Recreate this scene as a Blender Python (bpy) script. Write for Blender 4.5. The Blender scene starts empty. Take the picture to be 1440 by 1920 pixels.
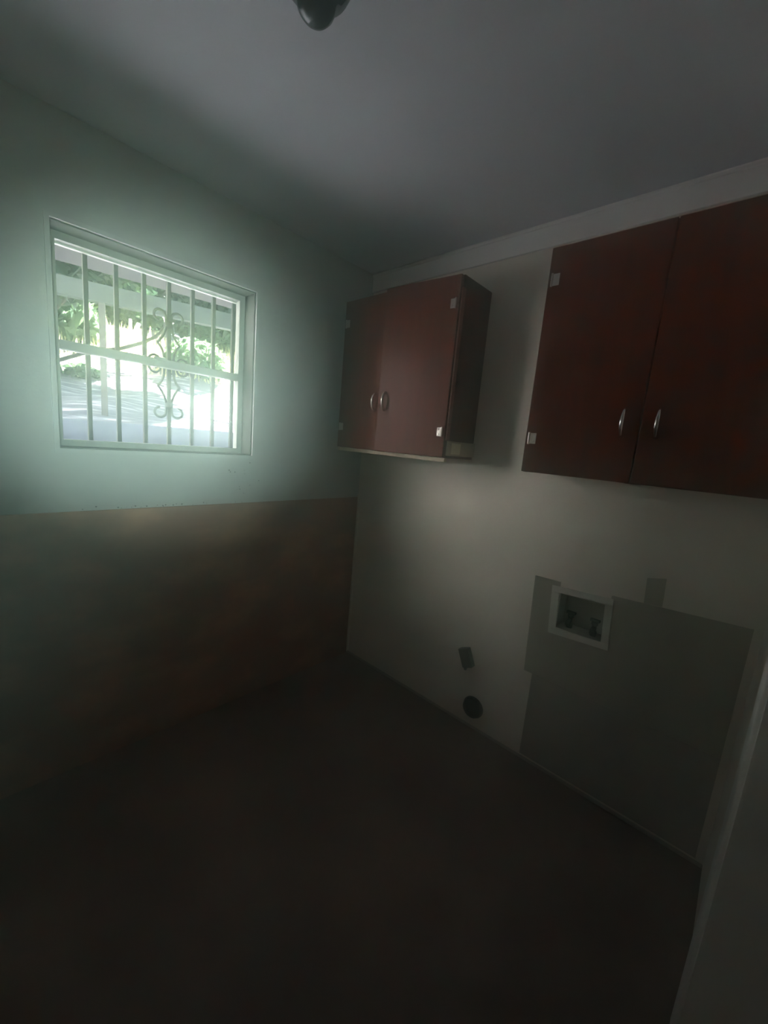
import bpy, bmesh, math, random
import numpy as np
from mathutils import Vector, Matrix

C = bpy.context.scene
COL = C.collection
random.seed(7)
RNG = np.random.default_rng(11)
R = math.radians

# ------------------------------------------------------------------ camera
EYE = Vector((0.0, 0.0, 1.456))
RIGHT = Vector((0.6790, -0.7290, 0.0870))
FWD = Vector((0.7320, 0.6610, -0.1680))
FWD.normalize()
RIGHT = (RIGHT - FWD * RIGHT.dot(FWD)).normalized()
UP = RIGHT.cross(FWD)
cam = bpy.data.cameras.new('camera')
cam.sensor_fit = 'VERTICAL'
cam.sensor_height = 36.0
cam.sensor_width = 27.0
cam.lens = 754.33 * 36.0 / 1920.0
cam.clip_start = 0.02
cam_ob = bpy.data.objects.new('camera', cam)
COL.objects.link(cam_ob)
cam_ob.matrix_world = Matrix(((RIGHT.x, UP.x, -FWD.x, EYE.x), (RIGHT.y, UP.y, -FWD.y, EYE.y),
                              (RIGHT.z, UP.z, -FWD.z, EYE.z), (0, 0, 0, 1)))
C.camera = cam_ob

# ------------------------------------------------------------------ light and exposure
SUN_ELEV, SUN_AZ = R(50), R(62)              # azimuth measured from +Y (away from the house) towards +X
w = bpy.data.worlds.new('sky')
C.world = w
w.use_nodes = True
nt = w.node_tree
sky = nt.nodes.new('ShaderNodeTexSky')
sky.sky_type = 'NISHITA'
sky.sun_disc = False
sky.sun_elevation = SUN_ELEV
sky.sun_rotation = SUN_AZ
nt.links.new(sky.outputs[0], nt.nodes['Background'].inputs[0])
nt.nodes['Background'].inputs[1].default_value = 0.11
sun = bpy.data.lights.new('sun', 'SUN')
sun.energy = 26.0
sun.angle = R(0.55)
sun.color = (1.0, 0.98, 0.95)
sun_ob = bpy.data.objects.new('sun', sun)
COL.objects.link(sun_ob)
sd = Vector((math.sin(SUN_AZ) * math.cos(SUN_ELEV), math.cos(SUN_AZ) * math.cos(SUN_ELEV), math.sin(SUN_ELEV)))
sun_ob.rotation_euler = sd.to_track_quat('Z', 'Y').to_euler()
sun_ob.location = sd * 30
# the photographer's torch, held beside the camera and pointed at the window
torch = bpy.data.lights.new('torch', 'SPOT')
torch.energy = 24.0
torch.spot_size = R(42)
torch.spot_blend = 1.0
torch.shadow_soft_size = 0.02
torch.color = (0.64, 1.0, 0.90)
torch_ob = bpy.data.objects.new('torch', torch)
COL.objects.link(torch_ob)
torch_ob.location = (-0.06, -0.02, 1.42)
torch_ob.rotation_euler = (torch_ob.location - Vector((0.66, 1.886, 1.60))).to_track_quat('Z', 'Y').to_euler()
vs = C.view_settings
C.display_settings.display_device = 'sRGB'
vs.view_transform = 'Standard'
vs.look = 'None'
vs.gamma = 1.0
vs.use_curve_mapping = False
vs.exposure = 2.64
cy = C.cycles
cy.use_denoising = True
cy.max_bounces = 12
cy.diffuse_bounces = 8
cy.glossy_bounces = 4
cy.transparent_max_bounces = 12
cy.volume_bounces = 6
cy.sample_clamp_indirect = 12.0

# ------------------------------------------------------------------ materials
def mat(name, col, rough=0.5, spec=0.5, col2=None, scale=6.0, stretch=(1, 1, 1), lo=0.35, hi=0.65, detail=4.0,
        bump=0.0, bump_scale=60.0, metallic=0.0, coat=0.0, trans=0.0):
    m = bpy.data.materials.new(name)
    m.use_nodes = True
    n = m.node_tree.nodes
    l = m.node_tree.links
    b = n['Principled BSDF']
    b.inputs['Base Color'].default_value = (*col, 1)
    b.inputs['Roughness'].default_value = rough
    b.inputs['Specular IOR Level'].default_value = spec
    b.inputs['Metallic'].default_value = metallic
    b.inputs['Coat Weight'].default_value = coat
    tc = n.new('ShaderNodeTexCoord')
    if col2 is not None:
        mp = n.new('ShaderNodeMapping')
        mp.inputs['Scale'].default_value = stretch
        nz = n.new('ShaderNodeTexNoise')
        nz.inputs['Scale'].default_value = scale
        nz.inputs['Detail'].default_value = detail
        rp = n.new('ShaderNodeValToRGB')
        rp.color_ramp.elements[0].position = lo
        rp.color_ramp.elements[1].position = hi
        rp.color_ramp.elements[0].color = (*col, 1)
        rp.color_ramp.elements[1].color = (*col2, 1)
        l.new(tc.outputs['Object'], mp.inputs[0])
        l.new(mp.outputs[0], nz.inputs['Vector'])
        l.new(nz.outputs['Fac'], rp.inputs[0])
        l.new(rp.outputs[0], b.inputs['Base Color'])
    if bump > 0:
        nb = n.new('ShaderNodeTexNoise')
        nb.inputs['Scale'].default_value = bump_scale
        nb.inputs['Detail'].default_value = 3
        bp = n.new('ShaderNodeBump')
        bp.inputs['Strength'].default_value = bump
        bp.inputs['Distance'].default_value = 0.01
        l.new(tc.outputs['Object'], nb.inputs['Vector'])
        l.new(nb.outputs['Fac'], bp.inputs['Height'])
        l.new(bp.outputs[0], b.inputs['Normal'])
    if trans > 0:                                   # thin leaf: light passes through
        tl = n.new('ShaderNodeBsdfTranslucent')
        tl.inputs[0].default_value = (min(1, col[0] * 2.0), min(1, col[1] * 2.0), min(1, col[2] * 1.4), 1)
        mx = n.new('ShaderNodeMixShader')
        mx.inputs[0].default_value = trans
        out = n['Material Output']
        l.new(b.outputs[0], mx.inputs[1])
        l.new(tl.outputs[0], mx.inputs[2])
        l.new(mx.outputs[0], out.inputs[0])
    return m

def glass_mat():
    m = bpy.data.materials.new('window_glass')
    m.use_nodes = True
    n = m.node_tree.nodes
    l = m.node_tree.links
    n.remove(n['Principled BSDF'])
    t = n.new('ShaderNodeBsdfTransparent')
    t.inputs[0].default_value = (0.95, 0.99, 0.96, 1)
    g = n.new('ShaderNodeBsdfGlossy')
    g.inputs['Roughness'].default_value = 0.05
    f = n.new('ShaderNodeLayerWeight')              # 'Facing' is the same from both sides of the pane
    f.inputs[0].default_value = 0.5
    p = n.new('ShaderNodeMath')
    p.operation = 'POWER'
    p.inputs[1].default_value = 4.0
    q = n.new('ShaderNodeMath')
    q.operation = 'MULTIPLY_ADD'
    q.inputs[1].default_value = 0.6
    q.inputs[2].default_value = 0.03
    mx = n.new('ShaderNodeMixShader')
    l.new(f.outputs['Facing'], p.inputs[0])
    l.new(p.outputs[0], q.inputs[0])
    l.new(q.outputs[0], mx.inputs[0])
    l.new(t.outputs[0], mx.inputs[1])
    l.new(g.outputs[0], mx.inputs[2])
    l.new(mx.outputs[0], n['Material Output'].inputs[0])
    return m

M = dict(
    wall=mat('wall_paint', (0.80, 0.725, 0.64), 0.42, 0.45, (0.75, 0.68, 0.595), 2.2, bump=0.05, bump_scale=90),
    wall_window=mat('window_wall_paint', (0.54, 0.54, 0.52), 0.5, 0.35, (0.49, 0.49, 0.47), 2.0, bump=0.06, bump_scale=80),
    ceiling=mat('ceiling_paint', (0.76, 0.755, 0.80), 0.7, 0.3, (0.71, 0.71, 0.76), 1.5, bump=0.05, bump_scale=70),
    trim=mat('trim_paint', (0.88, 0.85, 0.82), 0.35, 0.5, (0.84, 0.81, 0.78), 5),
    casing=mat('casing_paint', (0.58, 0.58, 0.56), 0.4, 0.4, (0.54, 0.54, 0.52), 6),
    frame=mat('window_frame_paint', (0.42, 0.44, 0.40), 0.45, 0.4, (0.37, 0.39, 0.35), 12),
    patch=mat('unpainted_wallboard', (0.42, 0.385, 0.315), 0.75, 0.2, (0.35, 0.32, 0.26), 3.0, bump=0.05),
    patch_low=mat('unpainted_lower_wallboard', (0.40, 0.36, 0.31), 0.75, 0.2, (0.33, 0.30, 0.26), 3.0, bump=0.05),
    wainscot=mat('stained_panel', (0.33, 0.165, 0.118), 0.62, 0.2, (0.55, 0.29, 0.185), 3.6, (1, 1, 1.7), 0.47, 0.68,
                 5, bump=0.15, bump_scale=30),
    floor=mat('floor_vinyl', (0.165, 0.115, 0.102), 0.5, 0.25, (0.27, 0.18, 0.145), 2.2, (1, 1, 1), 0.4, 0.7, 4,
              bump=0.05, bump_scale=25),
    wood=mat('cherry_wood', (0.135, 0.023, 0.009), 0.40, 0.14, (0.085, 0.014, 0.005), 5.0, (6, 6, 0.7), 0.3, 0.7, 6),
    edge=mat('pale_red_strip', (0.30, 0.115, 0.080), 0.4, 0.4),
    wood_raw=mat('pale_raw_wood', (0.62, 0.53, 0.40), 0.7, 0.3, (0.50, 0.42, 0.31), 8.0, (1, 6, 1)),
    tape=mat('pale_tape', (0.92, 0.84, 0.66), 0.6, 0.3),
    chrome=mat('polished_steel', (0.72, 0.70, 0.66), 0.12, 0.5, metallic=1.0),
    hinge=mat('nickel_hinge', (0.66, 0.62, 0.58), 0.35, 0.5, metallic=0.8),
    plastic=mat('white_plastic', (0.62, 0.60, 0.53), 0.45, 0.4),
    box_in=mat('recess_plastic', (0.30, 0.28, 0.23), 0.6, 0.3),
    dark=mat('dark_metal', (0.025, 0.021, 0.018), 0.8, 0.1),
    black=mat('black_plastic', (0.014, 0.012, 0.010), 0.8, 0.1),
    iron=mat('painted_iron', (0.06, 0.066, 0.063), 0.7, 0.2, (0.04, 0.044, 0.042), 30),
    lampbase=mat('lamp_holder', (0.10, 0.10, 0.105), 0.4, 0.4),
    bulb=mat('dark_bulb_glass', (0.055, 0.06, 0.062), 0.25, 0.5),
    brick=mat('outer_wall', (0.5, 0.47, 0.42), 0.8, 0.2),
    bounce_ground=mat('pale_bounce_ground', (0.58, 0.58, 0.59), 0.9, 0.1, (0.66, 0.66, 0.66), 3),  # unseen pale ground at left, added to bounce light up to the ceiling
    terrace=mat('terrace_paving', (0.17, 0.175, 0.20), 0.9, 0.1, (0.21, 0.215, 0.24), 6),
    shaded_reveal=mat('dark_reveal_lining', (0.20, 0.22, 0.20), 0.8, 0.15, (0.15, 0.165, 0.15), 8),  # lining added and coloured dark to put shade into the window recess
    white_render=mat('white_render', (0.78, 0.78, 0.77), 0.9, 0.1),
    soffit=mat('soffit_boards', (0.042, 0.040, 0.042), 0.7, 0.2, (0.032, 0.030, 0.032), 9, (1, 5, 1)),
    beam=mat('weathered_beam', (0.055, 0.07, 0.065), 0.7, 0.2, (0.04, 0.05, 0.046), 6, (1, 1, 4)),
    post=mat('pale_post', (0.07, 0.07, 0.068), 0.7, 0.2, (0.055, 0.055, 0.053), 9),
    earth=mat('garden_earth', (0.17, 0.175, 0.185), 0.95, 0.05, (0.56, 0.55, 0.53), 2.6, (1.0, 4.5, 1), 0.52, 0.66, 6,
              bump=0.4, bump_scale=9),  # pale streaks stretched through the earth colour
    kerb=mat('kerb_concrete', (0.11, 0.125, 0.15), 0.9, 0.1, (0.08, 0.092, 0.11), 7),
    stake=mat('bleached_wood', (0.80, 0.78, 0.72), 0.8, 0.1, (0.7, 0.68, 0.62), 10),
    bark=mat('bark', (0.10, 0.085, 0.07), 0.9, 0.1, (0.06, 0.05, 0.04), 12),
    leaf_dark=mat('dark_leaf', (0.020, 0.040, 0.031), 0.5, 0.3, trans=0.35),
    leaf_mid=mat('mid_leaf', (0.036, 0.072, 0.042), 0.5, 0.3, trans=0.45),
    leaf_pale=mat('pale_leaf', (0.09, 0.15, 0.105), 0.5, 0.3, trans=0.5),
    grass=mat('dry_grass', (0.50, 0.50, 0.34), 0.7, 0.2, trans=0.4),
    cable=mat('cable_sheath', (0.06, 0.065, 0.06), 0.6, 0.3),
    glass=glass_mat(),
)

# ------------------------------------------------------------------ helpers
def box(bm, x0, x1, y0, y1, z0, z1, bevel=0.0):
    r = bmesh.ops.create_cube(bm, size=1.0)
    for v in r['verts']:
        v.co = Vector(((x0 + x1) / 2 + v.co.x * (x1 - x0), (y0 + y1) / 2 + v.co.y * (y1 - y0),
                       (z0 + z1) / 2 + v.co.z * (z1 - z0)))
    if bevel > 0:
        es = list({e for v in r['verts'] for e in v.link_edges})
        bmesh.ops.bevel(bm, geom=es, offset=bevel, segments=2, affect='EDGES', profile=0.5)

def tube(bm, pts, rad, seg=8, cap=True, flat=1.0, normal=None):
    """sweep a round (or flattened) section along a polyline; rad may be a list"""
    pts = [Vector(p) for p in pts]
    n = len(pts)
    rads = rad if isinstance(rad, (list, tuple)) else [rad] * n
    ref = Vector(normal) if normal else None
    rings = []
    for i, p in enumerate(pts):
        t = (pts[min(i + 1, n - 1)] - pts[max(i - 1, 0)]).normalized()
        if ref is None:
            ref = Vector((0, 0, 1)) if abs(t.z) < 0.9 else Vector((1, 0, 0))
        a = t.cross(ref)
        a.normalize()
        b = a.cross(t).normalized()
        if normal is None:
            ref = b
        rings.append([bm.verts.new(p + (a * math.cos(2 * math.pi * k / seg) + b * math.sin(2 * math.pi * k / seg) * flat) * rads[i])
                      for k in range(seg)])
    for i in range(n - 1):
        for k in range(seg):
            bm.faces.new((rings[i][k], rings[i][(k + 1) % seg], rings[i + 1][(k + 1) % seg], rings[i + 1][k]))
    if cap:
        bm.faces.new(list(reversed(rings[0])))
        bm.faces.new(rings[-1])

def lathe(bm, prof, mtx, seg=24):
    """prof: list of (radius, height) revolved round the local Z axis, placed with mtx"""
    rings = []
    for r, h in prof:
        if r < 1e-6:
            rings.append([bm.verts.new(mtx @ Vector((0, 0, h)))])
        else:
            rings.append([bm.verts.new(mtx @ Vector((r * math.cos(2 * math.pi * k / seg), r * math.sin(2 * math.pi * k / seg), h)))
                          for k in range(seg)])
    for a, b in zip(rings, rings[1:]):
        for k in range(seg):
            k2 = (k + 1) % seg
            if len(a) == 1 and len(b) > 1:
                bm.faces.new((a[0], b[k], b[k2]))
            elif len(b) == 1 and len(a) > 1:
                bm.faces.new((a[k], a[k2], b[0]))
            elif len(a) > 1:
                bm.faces.new((a[k], a[k2], b[k2], b[k]))

def world_loc(o):
    v = Vector((0, 0, 0))
    while o is not None:
        v += o.location
        o = o.parent
    return v

def obj(name, bm, m, parent=None, smooth=False, local=False, loc=None, rotz=0.0):
    """link one mesh object; vertices are in world space unless local=True (then loc/rotz place it in its parent)"""
    bmesh.ops.recalc_face_normals(bm, faces=bm.faces[:])
    me = bpy.data.meshes.new(name)
    if not local and parent is not None:
        bmesh.ops.translate(bm, verts=bm.verts[:], vec=-world_loc(parent))
    bm.to_mesh(me)
    bm.free()
    me.materials.append(M[m])
    if smooth:
        for p in me.polygons:
            p.use_smooth = True
    o = bpy.data.objects.new(name, me)
    COL.objects.link(o)
    if parent is not None:
        o.parent = parent
    if loc is not None:
        o.location = loc
    o.rotation_euler = (0, 0, rotz)
    return o

def tag(o, label=None, cat=None, group=None, kind=None):
    for k, v in (('label', label), ('category', cat), ('group', group), ('kind', kind)):
        if v:
            o[k] = v
    return o

def thing(name, label, cat, loc, group=None):
    o = bpy.data.objects.new(name, None)
    o.empty_display_size = 0.1
    COL.objects.link(o)
    o.location = loc
    return tag(o, label, cat, group)

def struct(name, bm, m, label=None, parent=None, smooth=False):
    o = obj(name, bm, m, parent, smooth)
    if parent is None:
        o['kind'] = 'structure'
        if label:
            o['label'] = label
    return o

def boxes(*bs, bevel=0.0):
    bm = bmesh.new()
    for b in bs:
        box(bm, *b, bevel=bevel)
    return bm

# ------------------------------------------------------------------ room shell
XB, YA, H = 1.8233, 1.8865, 2.44          # right wall plane, window wall plane, ceiling height
XL, YC = -0.55, -0.11                     # unseen left wall, wall behind the camera
TH = 0.18
WX0, WX1, WZ0, WZ1 = 0.288, 1.053, 1.335, 2.105      # window opening
DX0, DX1 = -0.25, 1.145                   # doorway behind the camera

fl = struct('floor', boxes((XL - 0.1, XB + 0.1, -1.6, YA + 0.1, -0.1, 0.0)), 'floor', 'dark worn brown floor of the small room')
ce = struct('ceiling', boxes((XL - 0.1, XB + 0.1, -1.6, YA + 0.1, H, H + 0.12)), 'ceiling', 'plain pale grey ceiling')
wl = struct('wall_left', boxes((XL - 0.2, WX0, YA, YA + TH, -0.1, H + 0.1), (WX1, XB + 0.2, YA, YA + TH, -0.1, H + 0.1),
                               (WX0, WX1, YA, YA + TH, -0.1, WZ0), (WX0, WX1, YA, YA + TH, WZ1, H + 0.1)),
            'wall_window', 'pale window wall with a dark panel along its lower half')
BY0, BY1, BZ0, BZ1 = 0.352, 0.548, 0.706, 0.876      # hole for the washer box
wr = struct('wall_right', boxes((XB, XB + TH, -1.6, BY0, -0.1, H + 0.1), (XB, XB + TH, BY1, YA, -0.1, H + 0.1),
                                (XB, XB + TH, BY0, BY1, -0.1, BZ0), (XB, XB + TH, BY0, BY1, BZ1, H + 0.1)),
            'wall', 'cream painted wall that carries both red-brown cabinets')
struct('wall_back', boxes((DX1, XB, YC - 0.12, YC, 0, H), (XL, DX0, YC - 0.12, YC, 0, H), (DX0, DX1, YC - 0.12, YC, 2.06, H)),
       'wall', 'wall with the doorway at the near right')
struct('wall_near', boxes((XL - 0.12, XL, -1.6, YA, 0, H)), 'wall')
struct('wall_hall', boxes((XL, XB, -1.72, -1.6, 0, H)), 'wall')

# doorway casing (its lit edge shows at the lower right)
dtr = struct('door_1', boxes((DX1, DX1 + 0.085, YC, YC + 0.021, 0, 2.14), bevel=0.003), 'trim',
             'pale door casing at the lower right beside the camera')
struct('door_jamb', boxes((DX1 - 0.02, DX1, YC - 0.12, YC + 0.012, 0, 2.06)), 'trim', parent=dtr)
struct('door_head', boxes((DX0 - 0.085, DX1 + 0.085, YC, YC + 0.02, 2.06, 2.145)), 'trim', parent=dtr)
struct('door_casing', boxes((DX0 - 0.085, DX0, YC, YC + 0.02, 0, 2.06)), 'trim', parent=dtr)

# trims
bm = bmesh.new()
box(bm, XB - 0.014, XB, YC, YA, H - 0.100, H - 0.016, 0.002)
tube(bm, [(XB - 0.012, YC, H - 0.009), (XB - 0.012, YA, H - 0.009)], 0.010, 8)
struct('trim_1', bm, 'trim', 'pale flat board along the top of the right wall')
bm = bmesh.new()
box(bm, XB - 0.010, XB, YC, YA - 0.012, 0.0, 0.014, 0.004)
struct('baseboard_right', bm, 'patch_low', 'thin shoe strip where the right wall meets the floor')
bm = bmesh.new()
box(bm, XB - 0.012, XB, YA - 0.022, YA, 0.022, 1.115, 0.003)
struct('trim_2', bm, 'wall', 'narrow pale strip in the corner at the end of the dark panel')
wp = obj('lower_panel', boxes((XL, XB - 0.012, YA - 0.010, YA, 0.0, 1.096), bevel=0.002), 'wainscot', wl)
wp['label'] = 'dark brown stained panel over the lower half of the window wall'

# flecks where the paint has chipped below the window
bm = bmesh.new()
for cx, cz, sx_, sz_, nn in ((1.03, 1.245, 0.05, 0.03, 14), (0.97, 1.190, 0.03, 0.04, 9), (0.62, 1.103, 0.13, 0.004, 26)):
    for k in range(nn):
        x, z, r_ = random.gauss(cx, sx_), random.gauss(cz, sz_), random.uniform(0.0012, 0.0042)
        z = max(z, 1.099)
        vs_ = [bm.verts.new((x + r_ * random.uniform(0.6, 1.3) * math.cos(a), YA - 0.0008, z + r_ * random.uniform(0.5, 1.0) * math.sin(a)))
               for a in (0, 1.2, 2.4, 3.7, 5.0)]
        bm.faces.new(vs_)
fk = obj('paint_chips', bm, 'dark', wl)
fk['kind'] = 'stuff'
fk['label'] = 'dark chipped flecks in the paint below the window'

# unpainted areas of the right wall round the washer box (thin boards left bare)
def slab(pts, x0, x1):
    bm = bmesh.new()
    a = [bm.verts.new((x0, y, z)) for y, z in pts]
    b = [bm.verts.new((x1, y, z)) for y, z in pts]
    bm.faces.new(a)
    bm.faces.new(list(reversed(b)))
    for i in range(len(pts)):
        j = (i + 1) % len(pts)
        bm.faces.new((a[i], b[i], b[j], a[j]))
    return bm
up = obj('bare_patch', slab([(0.668, 0.916), (0.552, 0.9185), (0.552, 0.70), (0.348, 0.70), (0.348, 0.923), (-0.085, 0.945), (-0.085, 0.446), (0.652, 0.446)],
                            XB - 0.003, XB), 'patch', wr)
up['label'] = 'darker unpainted area round the recessed box on the cream wall'
lo = obj('bare_patch', slab([(0.612, 0.444), (-0.085, 0.444), (-0.085, 0.022), (0.612, 0.022)], XB - 0.002, XB), 'patch_low', wr)
lo['label'] = 'darker unpainted strip of wall down to the floor'
tb = obj('bare_patch', slab([(0.241, 1.030), (0.180, 1.045), (0.176, 0.934), (0.236, 0.930)], XB - 0.003, XB), 'patch', wr)
tb['label'] = 'small upright dark patch above the larger bare area'

# ------------------------------------------------------------------ window
FY0, FY1 = 1.985, 2.022
IX0, IX1, IZ0, IZ1 = 0.316, 1.023, 1.363, 2.075
win = struct('window_1', boxes((WX0, IX0, FY0, FY1, WZ0, WZ1), (IX1, WX1, FY0, FY1, WZ0, WZ1), (IX0, IX1, FY0, FY1, WZ0, IZ0),
                               (IX0, IX1, FY0, FY1, IZ1, WZ1)), 'frame', 'bright two-sash window set deep in the pale wall')
struct('meeting_rail', boxes((IX0, IX1, FY0 - 0.004, FY1, 1.698, 1.732), bevel=0.003), 'frame', parent=win)
struct('head_bright_strip', boxes((IX0, IX1, FY1 - 0.004, FY1 + 0.012, IZ1 - 0.007, IZ1 + 0.01)), 'trim', parent=win)  # white strip added to stand for the bright line at the glass top
struct('sash_latch', boxes((0.635, 0.685, FY0 - 0.016, FY0 - 0.004, 1.722, 1.738), bevel=0.004), 'frame', parent=win)
struct('pane', boxes((IX0 - 0.006, IX1 + 0.006, 2.002, 2.006, 1.728, IZ1 + 0.006)), 'glass', parent=win)
struct('pane', boxes((IX0 - 0.006, IX1 + 0.006, 2.008, 2.012, IZ0 - 0.006, 1.702)), 'glass', parent=win)
# slim casing round the opening
t = 0.015
struct('window_casing', boxes((WX0 - t, WX1 + t, YA - 0.008, YA + 0.004, WZ1, WZ1 + t), (WX0 - t, WX0, YA - 0.008, YA + 0.004, WZ0 - t, WZ1),
                              (WX1, WX1 + t, YA - 0.008, YA + 0.004, WZ0 - t, WZ1), (WX0, WX1, YA - 0.008, YA + 0.004, WZ0 - t, WZ0)),
       'casing', parent=win)

struct('window_reveal', boxes((WX0, WX1, YA + 0.006, FY0, WZ1 - 0.004, WZ1), (WX1 - 0.004, WX1, YA + 0.006, FY0, WZ0, WZ1 - 0.004),
                               (WX0, WX0 + 0.004, YA + 0.006, FY0, WZ0, WZ1 - 0.004), (WX0 + 0.004, WX1 - 0.004, YA + 0.006, FY0, WZ0, WZ0 + 0.004)),
       'shaded_reveal', parent=win)
# iron guard just outside the glass
GY = 2.045
gr = thing('window_guard', 'iron bar guard with scroll ornament outside the bright window', 'window guard', (0.72, GY, WZ0))
RAT = [0.2030, 0.2532, 0.3033, 0.3516, 0.4020, 0.4504, 0.4988]
for k, q in enumerate(RAT):
    bm = bmesh.new()
    box(bm, q * GY - 0.008, q * GY + 0.008, GY - 0.008, GY + 0.008, WZ0, WZ1, 0.0015)
    obj('bar', bm, 'iron', gr)
SX, SZ = RAT[3] * GY, 1.717
def arc(cx, cz, rx, rz, a0, a1, n=10):
    return [(cx + rx * math.cos(R(a0 + (a1 - a0) * i / n)), cz + rz * math.sin(R(a0 + (a1 - a0) * i / n))) for i in range(n + 1)]
def scroll_pts(sx, sz):
    # curl above the collar, then out to the cusp, then in along the centre bar
    p = arc(0.0365, 0.209, 0.0235, 0.0225, -85, 172, 14)
    p += [(0.0115, 0.190), (0.011, 0.176), (0.013, 0.160), (0.020, 0.135), (0.031, 0.114), (0.047, 0.092)]
    p2 = [(0.047, 0.092), (0.032, 0.074), (0.0235, 0.054), (0.020, 0.032), (0.0205, 0.010), (0.022, 0.0)]
    v = []
    for i in range(19):                              # volute beside the rail
        a = R(-20 + i * 24)
        rr = 0.030 - 0.0011 * i
        v.append((0.062 - rr * math.cos(a) * 0.95, 0.012 + rr * math.sin(a)))
    f = lambda q: [(SX + sx * x, GY, SZ + sz * z) for x, z in q]
    return f(p), f(p2), f(v)
for sx in (-1, 1):
    for sz in (-1, 1):
        a, b, v = scroll_pts(sx, sz)
        bm = bmesh.new()
        tube(bm, a, 0.0056, 6, normal=(0, 1, 0))
        tube(bm, b, 0.0056, 6, normal=(0, 1, 0))
        obj('scroll', bm, 'iron', gr, smooth=True)
        bm = bmesh.new()
        tube(bm, v, 0.0052, 6, normal=(0, 1, 0))
        obj('volute', bm, 'iron', gr, smooth=True)
for sz in (-1, 1):
    bm = bmesh.new()
    lathe(bm, [(0, -0.016), (0.010, -0.015), (0.017, -0.006), (0.017, 0.006), (0.010, 0.015), (0, 0.016)],
          Matrix.Translation((SX, GY, SZ + sz * 0.175)), 12)
    obj('collar', bm, 'iron', gr, smooth=True)

# ------------------------------------------------------------------ wall cabinets
def handle_bm(side):
    """bow pull in door space: door front faces -X at x = 0"""
    bm = bmesh.new()
    pts = [(-0.0005, 0, -0.042), (-0.011, 0, -0.040), (-0.020, 0, -0.028), (-0.0245, 0, -0.010), (-0.0245, 0, 0.010), (-0.020, 0, 0.028),
           (-0.011, 0, 0.040), (-0.0005, 0, 0.042)]
    tube(bm, pts, [0.0085, 0.0065, 0.006, 0.0072, 0.0072, 0.006, 0.0065, 0.0085], 10)
    return bm
def hinge_bm():
    bm = bmesh.new()
    box(bm, -0.0025, 0.0, -0.012, 0.012, -0.020, 0.020, 0.001)
    tube(bm, [(-0.004, -0.014, -0.022), (-0.004, -0.014, 0.022)], 0.0042, 8)
    lathe(bm, [(0, 0), (0.004, 0), (0.003, 0.0015), (0, 0.002)],
          Matrix.Translation((-0.0022, 0.003, 0.010)) @ Matrix.Rotation(R(-90), 4, 'Y'), 8)
    lathe(bm, [(0, 0), (0.004, 0), (0.003, 0.0015), (0, 0.002)],
          Matrix.Translation((-0.0022, 0.003, -0.010)) @ Matrix.Rotation(R(-90), 4, 'Y'), 8)
    return bm

def cabinet(name, label, y0, y1, z0, z1, front, split, swing, handle_z, hinge_z):
    """y0 (near) .. y1 (far); front is the door front plane; swing = (near door, far door) opening angles"""
    body0 = front + 0.024
    t = thing(name, label, 'cabinet', (XB, (y0 + y1) / 2, z0))
    P = 0.017
    obj('side_panel', boxes((body0, XB, y0, y0 + P, z0, z1), bevel=0.0015), 'wood', t)
    obj('side_panel', boxes((body0, XB, y1 - P, y1, z0, z1), bevel=0.0015), 'wood', t)
    obj('top_panel', boxes((body0, XB, y0 + P, y1 - P, z1 - P, z1)), 'wood', t)
    obj('bottom_panel', boxes((body0, XB, y0 + P, y1 - P, z0 + 0.008, z0 + 0.008 + P)), 'wood', t)
    obj('shelf', boxes((body0 + 0.03, XB - 0.006, y0 + P, y1 - P, (z0 + z1) / 2, (z0 + z1) / 2 + P)), 'wood', t)
    obj('back_panel', boxes((XB - 0.006, XB, y0 + P, y1 - P, z0 + 0.03, z1 - P)), 'wood', t)
    obj('face_frame', boxes((body0 - 0.002, body0 + 0.018, split - 0.02, split + 0.02, z0, z1)), 'wood', t)
    for near in (True, False):
        hy = y0 + 0.001 if near else y1 - 0.001
        wid = (split - 0.0015 - hy) if near else (hy - split - 0.0015)
        s = 1 if near else -1                                   # direction from hinge to free edge along Y
        bm = bmesh.new()
        ya, yb = sorted((0.0, s * wid))
        box(bm, 0.0, 0.021, ya, yb, z0 + 0.002, z1 - 0.004, 0.003)
        bmesh.ops.translate(bm, verts=bm.verts[:], vec=(0, 0, -z0))
        ang = swing[0] if near else -swing[1]
        d = obj('door', bm, 'wood', t, local=True, loc=(front - XB, hy - (y0 + y1) / 2, 0), rotz=R(ang))
        h = obj('handle', handle_bm(s), 'chrome', d, smooth=True, local=True, loc=(0, s * (wid - 0.047), handle_z - z0))
        h['label'] = 'polished metal bow pull'
        for z in hinge_z:
            bm = hinge_bm()
            if s < 0:
                bmesh.ops.scale(bm, vec=(1, -1, 1), verts=bm.verts[:])
            obj('hinge', bm, 'hinge', d, local=True, loc=(0, s * 0.029, z - z0))
    return t

sc = cabinet('wall_cabinet', 'small red-brown wall cabinet hung in the corner next to the window wall', 1.078, 1.824, 1.412, 2.207,
             1.560, 1.492, (4.5, 0.0), 1.665, (1.530, 2.085))
# pale unfinished edge along the bottom of its near side, with a bit of tape
o = obj('bottom_rail', boxes((1.584, XB, 1.069, 1.078, 1.424, 1.492), bevel=0.001), 'wood_raw', sc)
o['label'] = 'pale bare strip along the bottom of the side panel'
o = obj('edge_strip', boxes((1.568, 1.592, 1.0705, 1.0775, 1.494, 2.150), bevel=0.001), 'edge', sc)  # paler red strip laid over the front edge of the side
o['label'] = 'lighter red edge strip at the front of the side panel'
o = obj('tape', boxes((1.612, 1.690, 1.0675, 1.069, 1.432, 1.484)), 'tape', sc)
o['label'] = 'pale square of tape on the bare strip'
obj('light_rail', boxes((1.566, 1.584, 1.069, 1.822, 1.394, 1.412), bevel=0.002), 'wood_raw', sc)['label'] = 'pale thin strip under the doors'

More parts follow.
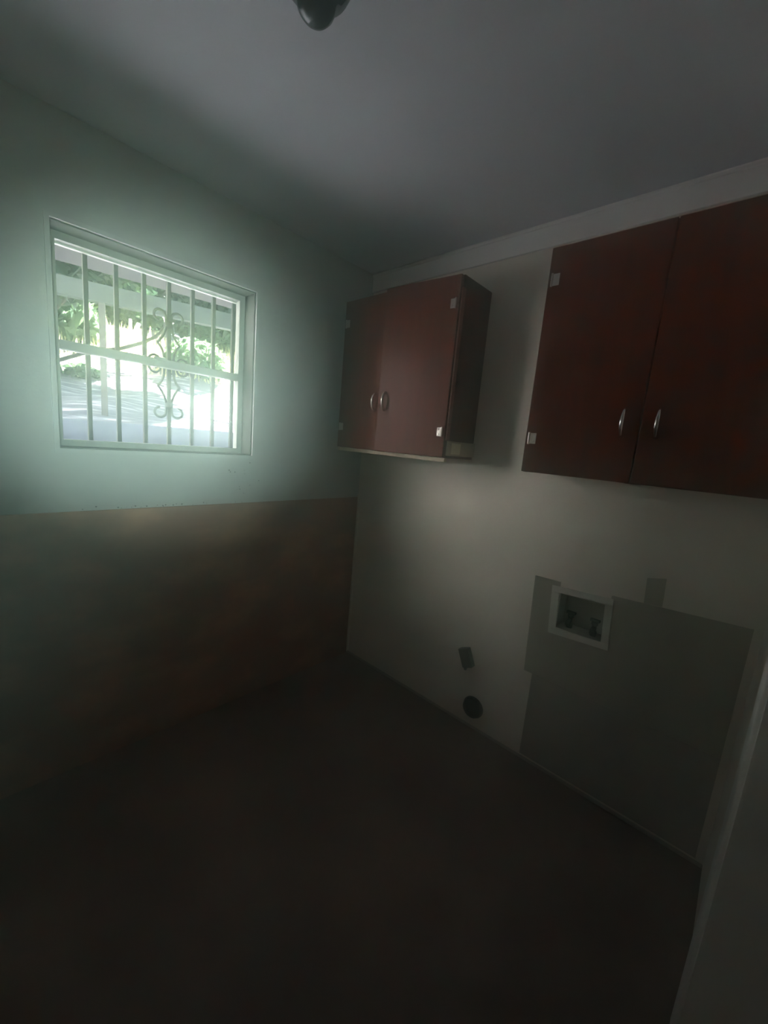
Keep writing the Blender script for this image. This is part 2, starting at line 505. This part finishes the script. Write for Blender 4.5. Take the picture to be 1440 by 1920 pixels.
cabinet('wall_cabinet', 'large dark red-brown wall cabinet at the right edge of the photo', -0.088, 0.677, 1.394, 2.196,
        1.520, 0.303, (0.0, 0.0), 1.592, (1.523, 2.082))

# ------------------------------------------------------------------ washer box in the wall
wb = thing('washer_outlet_box', 'white framed recessed plumbing box in the right wall', 'outlet box', (XB, 0.45, 0.70))
def rot_x(bm, ang, cy, cz):
    bmesh.ops.rotate(bm, verts=bm.verts[:], cent=(XB, cy, cz), matrix=Matrix.Rotation(R(ang), 3, 'X'))
CY, CZ, TILT = 0.452, 0.790, 3.5
bm = boxes((XB - 0.010, XB - 0.0035, 0.330, 0.578, 0.876, 0.904), (XB - 0.010, XB - 0.0035, 0.330, 0.578, 0.682, 0.711),
           (XB - 0.010, XB - 0.0035, 0.330, 0.360, 0.711, 0.876), (XB - 0.010, XB - 0.0035, 0.545, 0.578, 0.711, 0.876), bevel=0.002)
rot_x(bm, -TILT, CY, CZ)
obj('frame', bm, 'plastic', wb)
e = 0.003
obj('tray', boxes((XB + 0.085, XB + 0.090, BY0 + e, BY1 - e, BZ0 + e, BZ1 - e), (XB - 0.0035, XB + 0.085, BY0 + e, BY0 + 2 * e, BZ0 + e, BZ1 - e),
                  (XB - 0.0035, XB + 0.085, BY1 - 2 * e, BY1 - e, BZ0 + e, BZ1 - e), (XB - 0.0035, XB + 0.085, BY0 + e, BY1 - e, BZ0 + e, BZ0 + 2 * e),
                  (XB - 0.0035, XB + 0.085, BY0 + e, BY1 - e, BZ1 - 2 * e, BZ1 - e)), 'box_in', wb)
for y in (0.500, 0.400):
    bm = bmesh.new()
    lathe(bm, [(0, 0), (0.013, 0), (0.013, 0.020), (0.009, 0.022), (0.009, 0.048), (0.013, 0.050), (0.013, 0.062), (0.0, 0.064)],
          Matrix.Translation((XB + 0.042, y, BZ0 + 2 * e)), 14)
    tube(bm, [(XB + 0.042, y, BZ0 + 0.045), (XB + 0.012, y, BZ0 + 0.040), (XB + 0.004, y, BZ0 + 0.026)], 0.0085, 10)
    v = obj('valve', bm, 'dark', wb, smooth=True)
    bm = bmesh.new()
    box(bm, XB + 0.034, XB + 0.050, y - 0.020, y + 0.020, BZ0 + 0.070, BZ0 + 0.082, 0.003)
    obj('valve_handle', bm, 'dark', v)

# ------------------------------------------------------------------ dryer outlet and vent
do = thing('dryer_outlet', 'crooked black socket box on the right wall above the round vent', 'outlet', (XB, 0.952, 0.34))
bm = boxes((XB - 0.034, XB, 0.924, 0.984, 0.330, 0.430), bevel=0.004)
rot_x(bm, -24, 0.953, 0.382)
obj('socket_box', bm, 'black', do)
bm = boxes((XB - 0.038, XB - 0.034, 0.929, 0.979, 0.336, 0.424), bevel=0.0015)
rot_x(bm, -24, 0.953, 0.382)
cp = obj('cover_plate', bm, 'dark', do)
for (a, b, c, d) in ((0.940, 0.944, 0.378, 0.400), (0.964, 0.968, 0.378, 0.400), (0.947, 0.961, 0.350, 0.356)):
    bm = boxes((XB - 0.0388, XB - 0.0378, a, b, c, d))
    rot_x(bm, -24, 0.953, 0.382)
    obj('slot', bm, 'black', cp)
bm = bmesh.new()
lathe(bm, [(0.008, 0), (0.008, 0.02), (0.0, 0.021)], Matrix.Translation((XB - 0.018, 0.946, 0.331)) @ Matrix.Rotation(R(197), 4, 'X'), 10)
obj('cable_clamp', bm, 'dark', do)

dv = thing('dryer_vent', 'round dark vent hole low on the right wall near the floor', 'vent', (XB, 0.885, 0.07))
MV = Matrix.Translation((XB, 0.885, 0.118)) @ Matrix.Rotation(R(-90), 4, 'Y')
bm = bmesh.new()
lathe(bm, [(0.050, 0.0), (0.058, 0.0), (0.058, 0.004), (0.051, 0.006), (0.051, 0.022), (0.047, 0.022), (0.047, 0.001)], MV, 28)
obj('collar', bm, 'dark', dv, smooth=False)
bm = bmesh.new()
lathe(bm, [(0.0, 0.001), (0.049, 0.001), (0.049, 0.003), (0.0, 0.003)], MV, 28)
obj('damper', bm, 'black', dv)

# ------------------------------------------------------------------ ceiling lamp
LX, LY = 0.533, 0.768
cl = thing('ceiling_lamp', 'unlit dark bulb lamp on the ceiling at the top edge of the photo', 'lamp', (LX, LY, H))
def LM(tx=0.0, ty=0.0, z=H):
    return Matrix.Translation((LX, LY, z)) @ Matrix.Rotation(R(tx), 4, 'X') @ Matrix.Rotation(R(ty), 4, 'Y')
bm = bmesh.new()
lathe(bm, [(0, 0), (0.062, 0), (0.062, -0.010), (0.052, -0.022), (0.036, -0.030), (0.030, -0.048), (0.0, -0.050)], LM(), 28)
obj('base', bm, 'lampbase', cl, smooth=True)
bm = bmesh.new()
lathe(bm, [(0, -0.050), (0.014, -0.050), (0.015, -0.060), (0.034, -0.072), (0.058, -0.090), (0.071, -0.112), (0.071, -0.130), (0.061, -0.150),
           (0.047, -0.164), (0.040, -0.172), (0.038, -0.180), (0.034, -0.190), (0.026, -0.199), (0.014, -0.204), (0, -0.205)], LM(), 32)
obj('bulb', bm, 'bulb', cl, smooth=True)

# ------------------------------------------------------------------ outside: eave, carport, ground
bm = bmesh.new()
ea = [(0.10, 2.067), (3.6, 2.067), (3.6, 3.048), (0.10, 3.522)]
def prism(bm, pts, z0, z1):
    a = [bm.verts.new((x, y, z0)) for x, y in pts]
    b = [bm.verts.new((x, y, z1)) for x, y in pts]
    bm.faces.new(list(reversed(a)))
    bm.faces.new(b)
    for i in range(len(pts)):
        j = (i + 1) % len(pts)
        bm.faces.new((a[i], a[j], b[j], b[i]))
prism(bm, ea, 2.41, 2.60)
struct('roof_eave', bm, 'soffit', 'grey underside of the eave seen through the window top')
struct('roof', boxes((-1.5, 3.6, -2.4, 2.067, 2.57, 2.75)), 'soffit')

struct('wall_bounce', boxes((-3.0, -2.8, 2.067, 5.7, -0.3, 5.2)), 'white_render', 'unseen white wall added to bounce sun through the window')  # added white reflector, throws sunlight onto the right wall
cp_ = thing('carport_frame', 'grey-green wooden beam on a pale post outside the window', 'carport', (1.26, 5.56, 1.42))
d = Vector((1.75, -0.51, 0)).normalized()
nrm = Vector((-d.y, d.x, 0))
def along(s, o=0.0):
    p = Vector((0.90, 5.67, 0)) + d * s + nrm * o
    return (p.x, p.y)
bm = bmesh.new()
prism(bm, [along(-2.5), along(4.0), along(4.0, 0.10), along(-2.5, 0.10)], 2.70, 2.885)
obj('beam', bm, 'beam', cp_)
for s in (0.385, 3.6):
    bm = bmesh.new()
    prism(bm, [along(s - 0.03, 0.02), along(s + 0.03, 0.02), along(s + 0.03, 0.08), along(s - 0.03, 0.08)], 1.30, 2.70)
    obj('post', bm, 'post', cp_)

# ground: terrace, kerb and bank as one height field
def gz(x, y):
    if y < 5.2:
        return 1.16
    z = 1.42 + 0.175 * (y - 5.2)
    if y > 8.8:
        z += 0.33 * (y - 8.8)
    if y > 12:
        z -= 0.25 * min(y - 12, 5)
    return z
ys = [2.6, 3.2, 3.8, 4.4, 5.0, 5.195, 5.2] + [5.2 + 0.25 * i for i in range(1, 40)] + [16, 18, 22, 30, 45]
xs = [-40, -30, -22, -16, -12, -9, -7, -5.5, -4.6] + [-4 + 0.3 * i for i in range(45)] + [10.5, 13, 18, 26]
verts, faces = [], []
for y in ys:
    for x in xs:
        j = 0.0 if y < 5.25 else 0.03 * (math.sin(2.3 * x + 1.7 * y) + math.sin(3.9 * x - 2.6 * y))
        verts.append((x, y, gz(x, y) + j))
n = len(xs)
for i in range(len(ys) - 1):
    for k in range(n - 1):
        faces.append((i * n + k, i * n + k + 1, (i + 1) * n + k + 1, (i + 1) * n + k))
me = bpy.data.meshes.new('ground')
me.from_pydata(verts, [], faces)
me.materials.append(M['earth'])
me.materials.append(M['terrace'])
me.materials.append(M['bounce_ground'])
for p_ in me.polygons:
    if p_.center.y < 5.15:
        p_.material_index = 1
    elif p_.center.x < 0.2:
        p_.material_index = 2
g = bpy.data.objects.new('ground', me)
COL.objects.link(g)
g['kind'] = 'structure'
g['label'] = 'sunlit earth slope with pale streaks outside the window'
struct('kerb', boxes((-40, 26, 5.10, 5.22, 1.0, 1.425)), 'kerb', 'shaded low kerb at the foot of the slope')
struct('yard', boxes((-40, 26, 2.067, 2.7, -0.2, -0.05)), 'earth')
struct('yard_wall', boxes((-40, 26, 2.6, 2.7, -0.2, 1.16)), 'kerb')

# ------------------------------------------------------------------ plants
def leaves_mesh(name, cen, rad, count, size, m, elong=2.2, droop=0.0, shell=0.0):
    """count leaf blades (two triangles pairs, folded) inside an ellipsoid"""
    v = RNG.normal(size=(count, 3))
    v /= np.linalg.norm(v, axis=1)[:, None]
    r = (shell + (1 - shell) * RNG.random(count)) ** 0.45
    p = np.array(cen) + v * r[:, None] * np.array(rad)
    a = RNG.normal(size=(count, 3))
    a[:, 2] -= droop
    a /= np.linalg.norm(a, axis=1)[:, None]
    b = np.cross(a, RNG.normal(size=(count, 3)))
    b /= np.linalg.norm(b, axis=1)[:, None]
    s = size * (0.6 + 0.8 * RNG.random(count))[:, None]
    q = np.stack([p - a * s * elong / 2, p + b * s * 0.5 - a * s * 0.1, p + a * s * elong / 2, p - b * s * 0.5 - a * s * 0.1], 1).reshape(-1, 3)
    f = np.arange(count * 4).reshape(-1, 4)
    me = bpy.data.meshes.new(name)
    me.from_pydata(q.tolist(), [], f.tolist())
    me.materials.append(M[m])
    return me

def plant(name, label, cat, base, blobs, trunk, group=None):
    t = thing(name, label, cat, base, group)
    if trunk:
        bm = bmesh.new()
        for pts, r0, r1 in trunk:
            k = len(pts)
            tube(bm, pts, [r0 + (r1 - r0) * i / (k - 1) for i in range(k)], 7)
        obj('trunk', bm, 'bark', t, smooth=True)
    for cen, rad, count, size, m, el, dr in blobs:
        me = leaves_mesh('foliage', Vector(cen) - Vector(base), rad, count, size, m, el, dr)
        o = bpy.data.objects.new('foliage', me)
        COL.objects.link(o)
        o.parent = t
        o['kind'] = 'stuff'
    return t

B = lambda x, y: (x, y, gz(x, y) - 0.05)
plant('tree', 'leafy tree on the slope at the left side of the window view', 'tree', B(1.3, 8.7),
      [((1.1, 8.6, 3.9), (1.0, 1.2, 0.75), 2600, 0.13, 'leaf_dark', 2.4, 0.3), ((2.0, 8.2, 4.1), (0.9, 1.0, 0.45), 1200, 0.12, 'leaf_mid', 2.4, 0.3)],
      [([B(1.3, 8.7), (1.32, 8.72, 3.0), (1.25, 8.65, 4.4)], 0.09, 0.04), ([(1.32, 8.72, 3.1), (1.7, 8.4, 3.6), (2.1, 8.0, 4.1)], 0.05, 0.02)])
plant('tree', 'spreading tree added out of view so its crown shades the slope', 'tree', B(4.6, 6.6),  # unseen crown, placed to throw shade on the slope
      [((3.9, 8.2, 5.1), (1.15, 1.7, 0.6), 3600, 0.17, 'leaf_dark', 1.9, 0.2)],
      [([B(4.6, 6.6), (4.5, 6.7, 3.6), (4.2, 7.4, 4.7), (3.9, 8.1, 5.3)], 0.12, 0.05)])
plant('shrub', 'pale broad-leaved shrub at the left edge of the window view', 'shrub', B(1.75, 10.5),
      [((1.78, 10.5, 3.22), (0.62, 0.5, 0.55), 1000, 0.13, 'leaf_pale', 2.6, 0.6)],
      [([B(1.75, 10.5), (1.76, 10.5, 2.9), (1.78, 10.5, 3.3)], 0.03, 0.012)])
plant('tree', 'dark tree standing behind the crossed stakes', 'tree', B(3.2, 13.6),
      [((2.6, 13.8, 4.9), (1.75, 1.3, 1.3), 6500, 0.15, 'leaf_dark', 1.9, 0.2), ((3.6, 13.6, 4.4), (1.0, 1.0, 0.7), 1500, 0.14, 'leaf_mid', 1.9, 0.2)],
      [([B(3.2, 13.6), (3.15, 13.65, 4.1), (2.9, 13.8, 5.2)], 0.14, 0.06), ([(3.15, 13.65, 4.0), (3.5, 13.6, 4.5), (3.7, 13.5, 4.8)], 0.07, 0.03)])
plant('tree', 'bushy tree at the right side of the window view', 'tree', B(6.3, 12.8),
      [((6.3, 13.0, 4.9), (1.7, 1.3, 1.4), 6500, 0.14, 'leaf_dark', 1.8, 0.2), ((5.75, 12.6, 4.2), (0.8, 0.8, 0.6), 1300, 0.13, 'leaf_pale', 1.9, 0.2)],
      [([B(6.3, 12.8), (6.3, 12.9, 4.2), (6.3, 13.0, 5.2)], 0.13, 0.05)])
plant('shrub', 'bright bush on the sunny slope below the right tree', 'shrub', B(4.1, 9.9),
      [((4.1, 9.9, 2.95), (0.7, 0.6, 0.45), 1300, 0.10, 'leaf_pale', 2.0, 0.2)],
      [([B(4.1, 9.9), (4.1, 9.9, 2.9)], 0.03, 0.012)])
plant('shrub', 'low green shrub by the left window edge', 'shrub', B(1.7, 8.98),
      [((1.72, 9.0, 2.22), (0.34, 0.26, 0.12), 400, 0.08, 'leaf_mid', 2.0, 0.0)],
      [([B(1.7, 8.98), (1.7, 8.98, 2.24)], 0.02, 0.01)])
for (x, y, rx, rz, dens) in ((-2.2, 8.4, 1.9, 2.2, 5500), (-6.6, 8.6, 1.7, 2.2, 4500), (0.8, 16.8, 1.6, 2.0, 4500), (4.4, 17.0, 1.8, 2.0, 4500), (8.0, 16.8, 1.6, 1.8, 3500)):  # the left trees are unseen, added to cut light onto the right wall
    plant('tree', 'background tree %s' % {-2.2: 'added out of view at left to dim light on the right wall', -6.6: 'added out of view behind the bounce wall to dim light from the left', 0.8: 'far back between the leafy tree and the dark tree',
          4.4: 'far back between the dark tree and the bushy tree', 8.0: 'farthest right behind the bushy tree'}[x], 'tree', B(x, y),
          [((x, y, gz(x, y) + 2.1), (rx, 1.3, rz), dens, 0.17, 'leaf_dark', 1.8, 0.2)],
          [([B(x, y), (x + 0.05, y, gz(x, y) + 1.4), (x, y, gz(x, y) + 2.6)], 0.13, 0.05)])

# tall dry grass on the sunny bank
blades = []
for k in range(2600):
    x = 0.9 + 5.0 * random.random()
    y = 9.6 + 1.9 * random.random()
    h = 0.12 + 0.30 * random.random()
    z = gz(x, y) - 0.02
    dx, dy = random.uniform(-.08, .08), random.uniform(-.08, .08)
    a = random.random() * math.pi
    wx, wy = 0.018 * math.cos(a), 0.018 * math.sin(a)
    i = len(blades)
    blades.append(((x - wx, y - wy, z), (x + wx, y + wy, z), (x + dx, y + dy, z + h)))
me = bpy.data.meshes.new('grass')
me.from_pydata([p for b in blades for p in b], [], [(3 * i, 3 * i + 1, 3 * i + 2) for i in range(len(blades))])
me.materials.append(M['grass'])
o = bpy.data.objects.new('grass', me)
COL.objects.link(o)
tag(o, 'tall dry grass on the sunlit bank outside', 'grass', kind='stuff')

# crossed stakes and a cable
def at(qx, qz, y):
    return Vector((qx * y, y, EYE.z + qz * y))
st = thing('wooden_stakes', 'bleached stakes leaning together on the bank outside', 'stakes', at(0.285, 0.10, 9.6))
for (a, b, r) in (((0.274, 0.150), (0.2935, 0.2015), 0.040), ((0.2915, 0.2000), (0.2925, 0.115), 0.032), ((0.2775, 0.206), (0.2785, 0.115), 0.030),
                  ((0.2925, 0.178), (0.3045, 0.183), 0.03)):
    bm = bmesh.new()
    tube(bm, [at(*a, 9.5), at(*b, 9.5)], r, 6)
    obj('stake', bm, 'stake', st)
bm = bmesh.new()
cpts = [(0.02, 0.060, 2.7), (0.10, 0.080, 2.75), (0.159, 0.101, 2.8), (0.195, 0.1205, 2.85), (0.230, 0.134, 2.9), (0.259, 0.1434, 2.95), (0.297, 0.1627, 3.0),
        (0.325, 0.182, 3.05), (0.343, 0.205, 3.1), (0.351, 0.235, 3.15), (0.352, 0.27, 3.2), (0.352, 0.3005, 3.24)]
tube(bm, [at(*q) for q in cpts], 0.011, 7)
tag(obj('hanging_cable', bm, 'cable', smooth=True), 'dark cable sagging from the eave outside the window', 'cable')

# ------------------------------------------------------------------ haze added through the room to imitate lens glare
hz = bpy.data.materials.new('glare_haze')
hz.use_nodes = True
n = hz.node_tree.nodes
n.remove(n['Principled BSDF'])
v = n.new('ShaderNodeVolumeScatter')
v.inputs['Color'].default_value = (0.78, 1.0, 0.92, 1)
v.inputs['Density'].default_value = 0.24
v.inputs['Anisotropy'].default_value = 0.93
hz.node_tree.links.new(v.outputs[0], n['Material Output'].inputs['Volume'])
M['haze'] = hz
h = obj('haze', boxes((XL + 0.005, XB - 0.011, YC + 0.03, YA - 0.011, 0.003, H - 0.003)), 'haze')
tag(h, 'thin haze added in the room to veil the view like lens glare', 'haze', kind='stuff')
